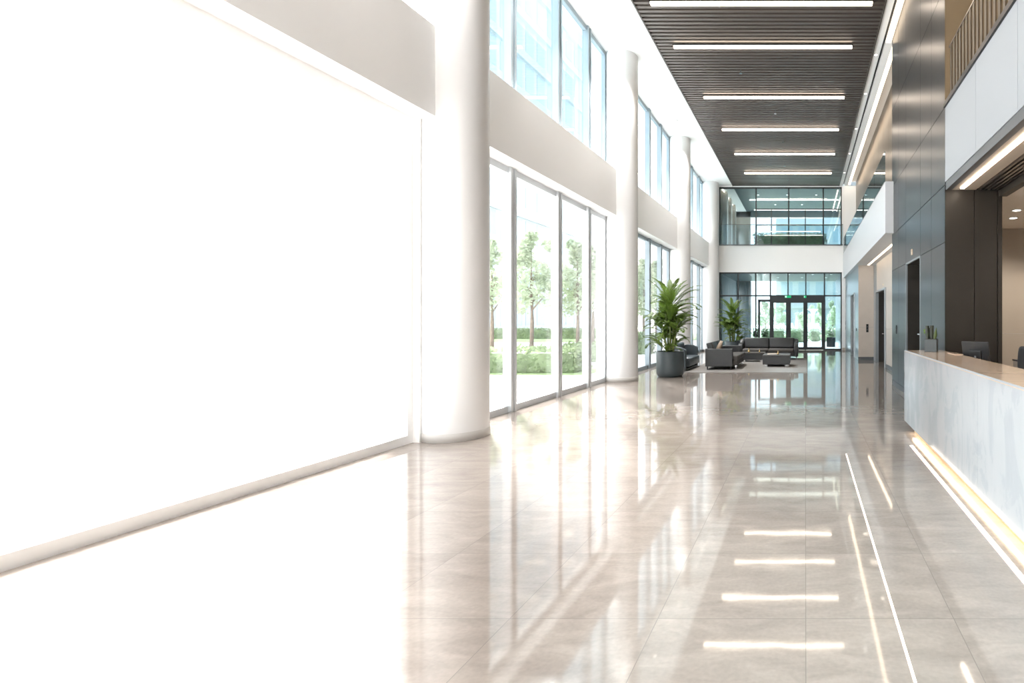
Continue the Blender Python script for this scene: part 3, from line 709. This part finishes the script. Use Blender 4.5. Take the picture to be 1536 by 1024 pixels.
def loveseat():
    t = thing('loveseat', 'boxy charcoal two seat sofa at the left of the rug with a tan pillow', 'sofa', (-2.72, 17.95, RZ))
    L_, W_ = 1.12, .44      # half length along y, half depth along x; faces +x
    for s_ in (-1, 1):
        y0 = -L_ if s_ < 0 else L_ - .16
        MB().box(-W_, W_ - .02, y0, y0 + .16, .10, .66).build('armrest', M['leather'], t, bev=.015, seg=3)
        ys0, ys1 = (-L_ + .17, -.005) if s_ < 0 else (.005, L_ - .17)
        MB().box(-W_ + .2, W_ + .14, ys0, ys1, .28, .44).build('seat_cushion', M['leather2'], t, bev=.045, seg=4, smooth=True)
        mt = Matrix.Translation((-W_ + .2, 0, .40)) @ Matrix.Rotation(R(-14), 4, 'Y')
        MB().box(-.10, .09, ys0, ys1, 0, .46, mt).build('back_cushion', M['leather'], t, bev=.03, seg=4, smooth=True)
    MB().box(-W_ + .05, W_ + .10, -L_ + .16, L_ - .16, .12, .29).build('base', M['leather2'], t, bev=.01)
    MB().box(-W_, -W_ + .1, -L_ + .16, L_ - .16, .10, .66).build('back_panel', M['leather'], t, bev=.015)
    for x in (-W_ + .06, W_ - .08):
        for y in (-L_ + .06, L_ - .06):
            MB().tube([(x, y, 0), (x, y, .11)], .02, 8).build('leg', M['black'], t)
    MB().tube([(W_ + .06, -L_ + .25, .06), (W_ + .06, L_ - .25, .06)], .018, 8).box(W_ + .04, W_ + .08, -L_ + .25, -L_ + .29, 0, .12).box(W_ + .04, W_ + .08, L_ - .29, L_ - .25, 0, .12).build('sled_base', M['chrome'], t)
    return t
loveseat()
def pillow(loc, rz, tilt, label, mat, w=.46):
    m = MB(); bm = m.bm; n = 10
    for side in (1, -1):
        g = [[bm.verts.new(((i / n - .5) * w * (1 - .08 * math.sin(math.pi * j / n)), side * .075 * (math.sin(math.pi * i / n) * math.sin(math.pi * j / n)) ** .5, (j / n) * w)) for i in range(n + 1)] for j in range(n + 1)]
        for j in range(n):
            for i in range(n): bm.faces.new((g[j][i], g[j][i + 1], g[j + 1][i + 1], g[j + 1][i]))
    bmesh.ops.remove_doubles(bm, verts=bm.verts[:], dist=1e-4)
    o = m.build('throw_pillow', mat, smooth=True); o.location = loc; o.rotation_euler = (tilt, 0, rz)
    e = MB().tube([(-w / 2, 0, 0), (w / 2, 0, 0), (w / 2, 0, w), (-w / 2, 0, w), (-w / 2, 0, 0)], .008, 6)
    e.build('piping', M['cream'], o)
    return tag(o, label, 'pillow', 'throw pillows')
pillow((-2.88, 17.25, .47), R(-90 + 18), R(-22), 'tan throw pillow leaning in the near corner of the left sofa', M['tan'])
def lounge_chair():
    t = thing('lounge_chair', 'slate blue curved lounge chair between the large palm and the left sofa', 'chair', (-3.98, 17.35, 0))
    # near side panel with rounded shoulder
    pr = [(-.30, .06), (.30, .06), (.30, .66)] + [(.30 - .60 * i / 8, .66 + .10 * math.sin(math.pi * i / 8)) for i in range(1, 8)] + [(-.30, .62)]
    MB().prism(pr, -.95, -.80, 'y').build('armrest', M['leather3'], t, bev=.02, seg=3)
    MB().prism(pr, .80, .95, 'y').build('armrest', M['leather3'], t, bev=.02, seg=3)
    MB().box(-.20, .38, -.80, .80, .12, .40).build('seat_cushion', M['leather3'], t, bev=.05, seg=4, smooth=True)
    MB().box(-.30, -.12, -.80, .80, .10, .84).build('backrest', M['leather3'], t, bev=.06, seg=4, smooth=True)
    MB().box(-.28, .30, -.92, .92, .0, .06).build('plinth', M['grey'], t)
    return t
lounge_chair()
def coffee_table(loc, hx, hy, h, label):
    t = thing('coffee_table', label, 'coffee table', loc, 0, 'dark block coffee tables')
    MB().box(-hx, hx, -hy, hy, .07, h - .035).build('body', M['leather'], t, bev=.01, seg=2)
    MB().box(-hx - .01, hx + .01, -hy - .01, hy + .01, h - .035, h).build('table_top', M['leather2'], t, bev=.008, seg=2)
    for x in (-hx + .1, hx - .1):
        for y in (-hy + .06, hy - .06):
            MB().box(x - .06, x + .06, y - .02, y + .02, 0, .07).build('leg', M['chrome'], t)
    return t
coffee_table((-.98, 18.4, RZ), .455, .5, .39, 'dark square coffee table with a tan book, in front of the sofa right half')
coffee_table((-1.98, 20.25, RZ), .44, .30, .34, 'low dark coffee table right in front of the sofa left half')
t = thing('book', 'tan book lying on the square coffee table', 'book', (-1.13, 18.2, RZ + .39), R(8))
MB().box(-.16, .16, -.11, .11, 0, .008).box(-.16, .16, -.11, .11, .032, .04).build('cover', M['paper'], t)
MB().box(-.155, .15, -.105, .105, .008, .032).build('pages', M['white'], t)
def vase(loc, s, label):
    o = MB().lathe([(.02 * s, 0), (.04 * s, .02 * s), (.045 * s, .05 * s), (.015 * s, .10 * s), (.02 * s, .14 * s), (.028 * s, .16 * s)], 16).build('brass_vase', M['brass'], loc=loc, smooth=True)
    return tag(o, label, 'vase', 'small brass ornaments')
vase((-.93, 18.15, RZ + .39), .8, 'small brass ornament beside the tan book on the square coffee table')
vase((-2.13, 20.15, RZ + .34), 1.0, 'small brass ornament on the low table, left of the pair')
vase((-1.73, 20.2, RZ + .34), .75, 'smaller brass ornament on the low table, right of the pair')

# ------------------------------------------------------------------ palms
def make_palm(loc, label, seed, lite=False):
    rnd = random.Random(seed)
    t = thing('potted_palm', label, 'plant', loc, 0, 'potted palms in slate planters')
    MB().lathe([(.30, 0), (.33, .012), (.36, .06), (.378, .14), (.38, .70), (.372, .715), (.355, .715), (.35, .66), (.01, .655)], 48).build('pot', M['pot'], t, smooth=True)
    MB().lathe([(.345, .64), (.34, .668), (.15, .69), (.01, .70)], 32).build('soil', M['soil'], t)
    fol = MB(); bm = fol.bm
    def frond(base, az, el, Lf, droop, wid):
        p = Vector(base); ds = Lf / 14; e = el; pts = [p.copy()]; dirs = []
        for i in range(14):
            d = Vector((math.cos(az) * math.cos(e), math.sin(az) * math.cos(e), math.sin(e)))
            p = p + d * ds; pts.append(p.copy()); dirs.append(d)
            e -= droop / 14 * (0.5 + 1.2 * i / 14)
        dirs.append(dirs[-1])
        fol.tube(pts, [.008 * (1 - .8 * i / 14) for i in range(15)], 4)
        side = Vector((-math.sin(az), math.cos(az), 0))
        for k in range(30):
            u = .16 + .84 * k / 29
            x = u * 14; i = min(int(x), 13); fr = x - i
            q = pts[i].lerp(pts[i + 1], fr); d = dirs[i]
            up = side.cross(d).normalized() * -1
            if up.z < 0: up = -up
            ln = wid * (math.sin(math.pi * min(1, .12 + .9 * u)) ** .6 * .9 + .1)
            for s_ in (-1, 1):
                dd = (d * (.75 + .5 * u) + side * s_ * .62 + up * .12 + Vector((0, 0, -.12))).normalized()
                dd = (dd + Vector((rnd.uniform(-.1, .1), rnd.uniform(-.1, .1), rnd.uniform(-.1, .1)))).normalized()
                wv = dd.cross(up).normalized() * .0125
                a = q; b_ = q + dd * ln * .5 + up * .01; c_ = q + dd * ln + Vector((0, 0, -.12 * ln))
                v0 = bm.verts.new(a - wv * .5); v1 = bm.verts.new(a + wv * .5)
                v2 = bm.verts.new(b_ + wv); v3 = bm.verts.new(b_ - wv); v4 = bm.verts.new(c_)
                bm.faces.new((v0, v1, v2, v3)); bm.faces.new((v3, v2, v4))
    canes = []
    for i in range(8):
        a = i * 2.4 + rnd.uniform(-.3, .3); r0 = .05 + .012 * i
        hgt = [2.0, 1.85, 1.9, 1.65, 1.75, 1.45, 1.55, 1.3][i]
        tp = (math.cos(a) * (r0 + .10 + .04 * i * .5), math.sin(a) * (r0 + .10 + .04 * i * .5), hgt)
        b0 = (math.cos(a) * r0, math.sin(a) * r0, .66)
        mid = ((b0[0] * .6 + tp[0] * .4), (b0[1] * .6 + tp[1] * .4), (.66 + hgt) / 2)
        MB().tube([b0, mid, tp], [.026, .022, .016], 8).build('cane', M['cane'], t, smooth=True)
        canes.append((tp, a))
        for k in range(11):
            az = a + (k - 5) * .6 + rnd.uniform(-.3, .3)
            el = R(rnd.uniform(42, 80) if k % 2 else rnd.uniform(25, 55))
            if i > 4: el = R(rnd.uniform(25, 60))
            zb = hgt - rnd.uniform(0, .65)
            frond((tp[0] * .8, tp[1] * .8, zb), az, el, rnd.uniform(.78, 1.0) if i < 5 else rnd.uniform(.6, .8), rnd.uniform(.7, 1.7), .22 if i < 5 else .20)
    for k in range(10):
        frond((0.02 * math.cos(k),   .02 * math.sin(k), 1.95), k * .9, R(rnd.uniform(52, 82)), rnd.uniform(.95, 1.12), rnd.uniform(.5, 1.1), .19)
    fol.build('fronds', M['palm'], t)
    return t
pm = make_palm((-3.80, 15.0, 0), 'large potted palm in a slate planter between the white columns', 4)
dup(pm, (-3.13, 23.0, 0), 2.0, 'smaller looking potted palm in a slate planter behind the sofas near the far glazing', None, .9)

# ------------------------------------------------------------------ exterior
def tree_mesh(seed, n=2600):
    rnd = random.Random(seed); m = MB(); bm = m.bm
    blobs = [(rnd.gauss(0, .5), rnd.gauss(0, .5), 2.4 + 3.0 * k / 14 + rnd.uniform(-.2, .2), .75 * (1 - .62 * k / 14)) for k in range(15)]
    for i in range(n):
        bx, by, bz, br = rnd.choice(blobs)
        k = 1 - .6 * max(0, (bz - 3.6) / 2)
        d = Vector((rnd.gauss(0, 1), rnd.gauss(0, 1), rnd.gauss(0, 1))).normalized() * br * rnd.uniform(.6, 1.05)
        p = Vector((bx * k, by * k, bz)) + d
        a = Vector((rnd.gauss(0, 1), rnd.gauss(0, 1), rnd.gauss(0, 1))).normalized(); b_ = a.orthogonal().normalized()
        s_ = rnd.uniform(.06, .12)
        vs = [bm.verts.new(p + a * s_ * x + b_ * s_ * .7 * y) for x, y in ((-1, 0), (0, -1), (1, 0), (0, 1))]
        bm.faces.new(vs)
    return m
def make_tree(loc, label, seed):
    t = thing('garden_tree', label, 'tree', loc, 0, 'garden trees outside')
    tree_mesh(seed).build('crown', M['tree'], t)
    m = MB().tube([(0, 0, 0), (.03, .02, 1.5), (0, 0, 3.2), (0, 0, 4.8)], [.11, .085, .06, .02], 10)
    for a in range(5):
        m.tube([(0, 0, 2.0 + a * .3), (.6 * math.cos(a * 1.4), .6 * math.sin(a * 1.4), 2.7 + a * .3)], [.04, .015], 6)
    m.build('trunk', M['bark'], t, smooth=True)
    return t
T1 = make_tree((wx(797, 25), 25, -.02), 'pale green garden tree in the middle of the first full window', 11)
T2 = make_tree((wx(866, 27), 27, -.02), 'garden tree seen in the third pane of the first full window', 12)
dup(T1, (wx(738, 26), 26, -.02), 1.3, 'garden tree beside the nearest white column', None, .97)
dup(T2, (wx(889, 31), 31, -.02), .6, 'far garden tree at the right end of the first full window', None, 1.05)
dup(T1, (wx(966, 34), 34, -.02), 2.2, 'garden tree outside just right of the second white column', None, .95)
dup(T2, (wx(985, 40), 40, -.02), 3.2, 'garden tree outside behind the large palm', None, 1.1)
for i, (px, Y, s_, lab) in enumerate(((1148, 50, .72, 'garden tree outside left of the entrance doors'), (1172, 48, .72, 'garden tree outside behind the left entrance door'), (1206, 50.5, .6, 'garden tree outside behind the middle entrance door'), (1228, 47, .66, 'garden tree outside behind the right entrance door'), (1249, 53, .75, 'garden tree outside right of the entrance doors'))):
    dup(T1 if i % 2 else T2, (wx(px, Y), Y, -.35 - .6 * s_), i * 1.1, lab, None, s_)

def hedge(x0, x1, y0, y1, h, label, seed, z=-.02, dens=900, parent=None):
    rnd = random.Random(seed)
    cx, cy = (x0 + x1) / 2, (y0 + y1) / 2; hx, hy = (x1 - x0) / 2, (y1 - y0) / 2
    t = thing('hedge', label, 'hedge', (cx, cy, z), 0, 'clipped hedges outside')
    MB().box(-hx + .06, hx - .06, -hy + .06, hy - .06, 0, h - .06).build('body', M['hedge'], t, bev=.05, seg=2)
    m = MB(); bm = m.bm
    A = [(2 * hx * h, 0), (2 * hx * h, 1), (2 * hy * h, 2), (2 * hy * h, 3), (4 * hx * hy, 4)]
    n = int(min(4500, dens * sum(a for a, _ in A) / 6))
    for i in range(n):
        f = rnd.choices([k for _, k in A], [a for a, _ in A])[0]
        u, v_ = rnd.uniform(-1, 1), rnd.uniform(0, 1)
        p = Vector({0: (u * hx, -hy, v_ * h), 1: (u * hx, hy, v_ * h), 2: (-hx, u * hy, v_ * h), 3: (hx, u * hy, v_ * h), 4: (u * hx, (2 * v_ - 1) * hy, h)}[f])
        p += Vector((rnd.gauss(0, .05), rnd.gauss(0, .05), rnd.gauss(0, .045) + .02))
        a = Vector((rnd.gauss(0, 1), rnd.gauss(0, 1), rnd.gauss(0, 1))).normalized(); b_ = a.orthogonal().normalized()
        s_ = rnd.uniform(.035, .07)
        bm.faces.new([bm.verts.new(p + a * s_ * x + b_ * s_ * .7 * y) for x, y in ((-1, 0), (0, -1), (1, 0), (0, 1))])
    m.build('leaves', M['hedge'], t)
    return t
hedge(-9.6, -6.9, 15.9, 17.3, .68, 'broad rounded hedge close outside the first full window', 1)
hedge(-9.4, -7.6, 20.2, 21.4, .62, 'hedge outside behind the third pane of the first full window', 2)
hedge(-26, -14, 42.6, 43.6, .8, 'long low hedge far outside in front of the pale building', 3)
hedge(-9.0, -7.2, 24.5, 25.6, .95, 'hedge outside between the second and third column', 4)
hedge(-3.0, -1.6, 37.2, 38.6, .85, 'clipped hedge outside left of the entrance doors', 5)
hedge(-1.3, .10, 37.2, 38.4, .85, 'clipped hedge outside behind the middle entrance door', 6)
hedge(.35, 1.05, 38.6, 39.6, .80, 'clipped hedge outside behind the right entrance door', 7)
hedge(1.45, 2.6, 37.4, 38.4, .85, 'clipped hedge outside right of the entrance doors', 8)
hedge(-2.75, 1.1, 28.9, 29.4, .85, 'long planter hedge behind the upper far glazing', 9, z=5.36)
struct(MB().box(-28, -12, 37.5, 42.5, -.1, .02), 'lawn', M['grass'], 'strip of lawn outside the window wall', 'lawn')
struct(MB().box(-9.8, -6.4, 15.5, 18.0, -.1, .0), 'lawn_bed', M['grass'], 'planting bed outside the first full window', 'lawn')
struct(MB().box(-16, 16, 41, 60, -.1, .02), 'lawn_far', M['grass'], 'lawn beyond the entrance hedges', 'lawn')

def planter(loc, label, seed):
    rnd = random.Random(seed)
    t = thing('potted_shrub', label, 'plant', loc, 0, 'potted shrubs by the entrance')
    MB().box(-.19, .19, -.19, .19, 0, .55).build('pot', M['black'], t, bev=.01)
    MB().box(-.17, .17, -.17, .17, .55, .56).build('soil', M['soil'], t)
    m = MB(); bm = m.bm
    for i in range(260):
        p = Vector((rnd.uniform(-.17, .17), rnd.uniform(-.17, .17), .62 + abs(rnd.gauss(0, .2))))
        a = Vector((rnd.gauss(0, 1), rnd.gauss(0, 1), rnd.gauss(0, 1))).normalized(); b_ = a.orthogonal().normalized(); s_ = .06
        bm.faces.new([bm.verts.new(p + a * s_ * x + b_ * s_ * .6 * y) for x, y in ((-1, 0), (0, -1), (1, 0), (0, 1))])
    m.build('foliage', M['hedge'], t)
    return t
p1 = planter((-2.75, 30.0, -.015), 'dark potted shrub behind the glass beside the grey curtain', 21)
dup(p1, (-2.28, 30.0, -.015), 1, 'dark potted shrub behind the glass just left of the entrance doors')
dup(p1, (1.50, 31.2, -.015), 1, 'dark potted shrub behind the glass right of the entrance doors')
t = thing('stone_spire', 'slim white spire outside behind the middle entrance door', 'garden ornament', (wx(1194.5, 43), 43, .02), 0, 'white garden ornaments outside')
MB().lathe([(.35, 0), (.35, .12), (.14, .2), (.16, .7), (.10, 1.4), (.0, 2.0)], 20, cap=False).build('spire', M['spray'], t, smooth=True)
MB().lathe([(.6, 0), (.6, .08)], 24).build('base', M['spray'], t)
t = thing('stone_fountain', 'slim white flared fountain post outside behind the right entrance door', 'garden ornament', (wx(1219.5, 43), 43, .02), 0, 'white garden ornaments outside')
MB().lathe([(.16, 0), (.14, 1.2), (.12, 1.9), (.22, 2.2), (.45, 2.35), (.4, 2.4), (.02, 2.35)], 20).build('post', M['spray'], t, smooth=True)
MB().lathe([(.6, 0), (.6, .08)], 24).build('base', M['spray'], t)
t = thing('garden_rail', 'low white rail across the garden beyond the entrance hedges', 'rail', (0, 41, .0))
MB().box(-6, 6, -.03, .03, .78, .86).build('top_rail', M['spray'], t)
MB().box(-6, 6, -.03, .03, .55, .60).build('lower_rail', M['spray'], t)
for i in range(13): MB().box(-6.03 + i, -5.97 + i, -.03, .03, 0, .78).build('post', M['spray'], t)
def shrubs(px, w, label, seed):
    rnd = random.Random(seed); m = MB(); bm = m.bm
    for i in range(420):
        d = Vector((rnd.gauss(0, 1), rnd.gauss(0, 1), rnd.gauss(0, 1))).normalized() * rnd.uniform(.5, 1)
        p = Vector((d.x * w, d.y * .5, .75 + d.z * .5))
        a = Vector((rnd.gauss(0, 1), rnd.gauss(0, 1), rnd.gauss(0, 1))).normalized(); b_ = a.orthogonal().normalized(); s_ = .1
        bm.faces.new([bm.verts.new(p + a * s_ * x + b_ * s_ * y) for x, y in ((-1, 0), (0, -1), (1, 0), (0, 1))])
    t = thing('flowering_shrub', label, 'shrub', (wx(px, 42.3), 42.3, .02), 0, 'white flowering shrubs outside')
    m.build('blossom', M['spray'], t)
    MB().tube([(0, 0, 0), (0, 0, .8)], .05, 8).build('stem', M['bark'], t)
shrubs(1172, .45, 'white flowering shrub outside behind the left entrance door', 31)
shrubs(1187.5, .2, 'small white flowering shrub outside left of the white spire', 32)
shrubs(1213, .25, 'white flowering shrub outside left of the flared fountain post', 33)
shrubs(1225.5, .25, 'white flowering shrub outside right of the flared fountain post', 34)

def building(name, x0, x1, y0, y1, h, face, label, fl=4.2, bw=2.4):
    t = thing(name, label, 'building', (0, 0, -.3))
    sk = 1.53 * (x1 - x0) if face == 'x' else 0     # footprint skewed along the sun so light reaches the near window bay
    MB().prism([(x1, y0), (x1, y1), (x0, y1 + sk), (x0, y0 + sk)], 0, h, 'z').build('facade', M['facade'], t)
    m = MB(); z = .3; fin = MB()
    while z < h - 2:
        if face == 'x':
            y = y0 + .6
            while y < y1 - 1: m.box(x1, x1 + .03, y, y + bw - .7, z + .9, z + fl - .5); y += bw
            fin.box(x1, x1 + .35, y0, y1, z + fl - .35, z + fl)
        else:
            x = x0 + .6
            while x < x1 - 1: m.box(x, x + bw - .7, y0 - .03, y0, z + .9, z + fl - .5); x += bw
            fin.box(x0, x1, y0 - .35, y0, z + fl - .35, z + fl)
        z += fl
    m.build('window_band', M['facade_win'], t)
    fin.build('ledge', M['facade'], t)
    return t
building('office_building', -46, -30, 47.0, 84, 40, 'x', 'tall pale building outside to the left beyond the garden trees')  # placed and sized to keep the sun off the farther window bays
building('office_building', -3.4, 16, 62, 80, 24, 'y', 'pale building with a window grid straight beyond the entrance', 3.2, 2.0)

# ------------------------------------------------------------------ lights
world = bpy.data.worlds.new('World'); S.world = world; world.use_nodes = True
nt = world.node_tree; nt.nodes.clear()
out = nt.nodes.new('ShaderNodeOutputWorld'); bg = nt.nodes.new('ShaderNodeBackground')
tc = nt.nodes.new('ShaderNodeTexCoord'); sp = nt.nodes.new('ShaderNodeSeparateXYZ'); cr = nt.nodes.new('ShaderNodeValToRGB')
nt.links.new(tc.outputs['Generated'], sp.inputs[0]); nt.links.new(sp.outputs[2], cr.inputs[0])
cr.color_ramp.elements[0].position = 0.0; cr.color_ramp.elements[0].color = (1, 1, 1, 1)
cr.color_ramp.elements[1].position = .7; cr.color_ramp.elements[1].color = (.86, .93, 1, 1)
nt.links.new(cr.outputs[0], bg.inputs[0]); bg.inputs[1].default_value = 2.1
nt.links.new(bg.outputs[0], out.inputs[0])

sun = bpy.data.lights.new('sun', 'SUN'); sun.energy = 23; sun.angle = R(14); sun.color = (1, .985, .97)
so = bpy.data.objects.new('sun', sun); COL.objects.link(so)
el = R(33); dirv = Vector((-.547 * math.cos(el), .837 * math.cos(el), math.sin(el)))
so.rotation_euler = dirv.to_track_quat('Z', 'Y').to_euler(); so.location = dirv * 60

def area(name, loc, sx, sy, power, col, rot=(0, 0, 0)):
    l = bpy.data.lights.new(name, 'AREA'); l.shape = 'RECTANGLE'; l.size = sx; l.size_y = sy; l.energy = power; l.color = col
    o = bpy.data.objects.new(name, l); COL.objects.link(o); o.location = loc; o.rotation_euler = rot
    return o

def spot(loc, power, cone, col=(1, .91, .80), blend=.6, r=.05):
    l = bpy.data.lights.new('downlight_and_fill_beam', 'SPOT'); l.energy = power; l.spot_size = R(cone); l.spot_blend = blend; l.color = col; l.shadow_soft_size = r
    o = bpy.data.objects.new('downlight_and_fill_beam', l); COL.objects.link(o); o.location = loc
for y in dl + [10.6, 9.0, 6.0, 4.4, 2.8, -1.0]: spot((-4.5, y, H - .03), 420, 66, (1, .97, .94))  # extra positions near the camera are added beams without fixtures
for x, y in ((-2.6, 29.4), (-1.0, 29.4), (.6, 29.4)): spot((x, y, 8.42), 150, 100)
for x, y in ((-2.2, 28.9), (.4, 28.9), (-1.6, 31), (1.2, 31)): spot((x, y, 3.99), 120, 110)
for px, Y in ((3.9, 9.48), (4.0, 10.2), (3.9, 7.0), (5.2, 10.0), (5.2, 7.0), (5.2, 3.5), (3.9, 3.5)): spot((px, Y, 3.52), 62, 140, (1, .92, .82))  # beams without a fixture are added to brighten the office
# ------------------------------------------------------------------ camera
cam = bpy.data.cameras.new('camera'); co = bpy.data.objects.new('camera', cam); COL.objects.link(co)
co.location = (0, 0, EYE); co.rotation_euler = (R(90), 0, 0)
cam.sensor_width = 36; cam.lens = 36 * 800 / 1536
cam.shift_x = (768 - 1208) / 1536; cam.shift_y = -34 / 1536
cam.clip_start = .05; cam.clip_end = 500
S.camera = co

vs = S.view_settings
S.display_settings.display_device = 'sRGB'
vs.view_transform = 'Standard'; vs.look = 'None'; vs.exposure = 0.9; vs.gamma = 1; vs.use_curve_mapping = False
S.cycles.use_denoising = True
S.cycles.max_bounces = 10; S.cycles.diffuse_bounces = 6; S.cycles.glossy_bounces = 5; S.cycles.transparent_max_bounces = 32
S.cycles.sample_clamp_indirect = 8
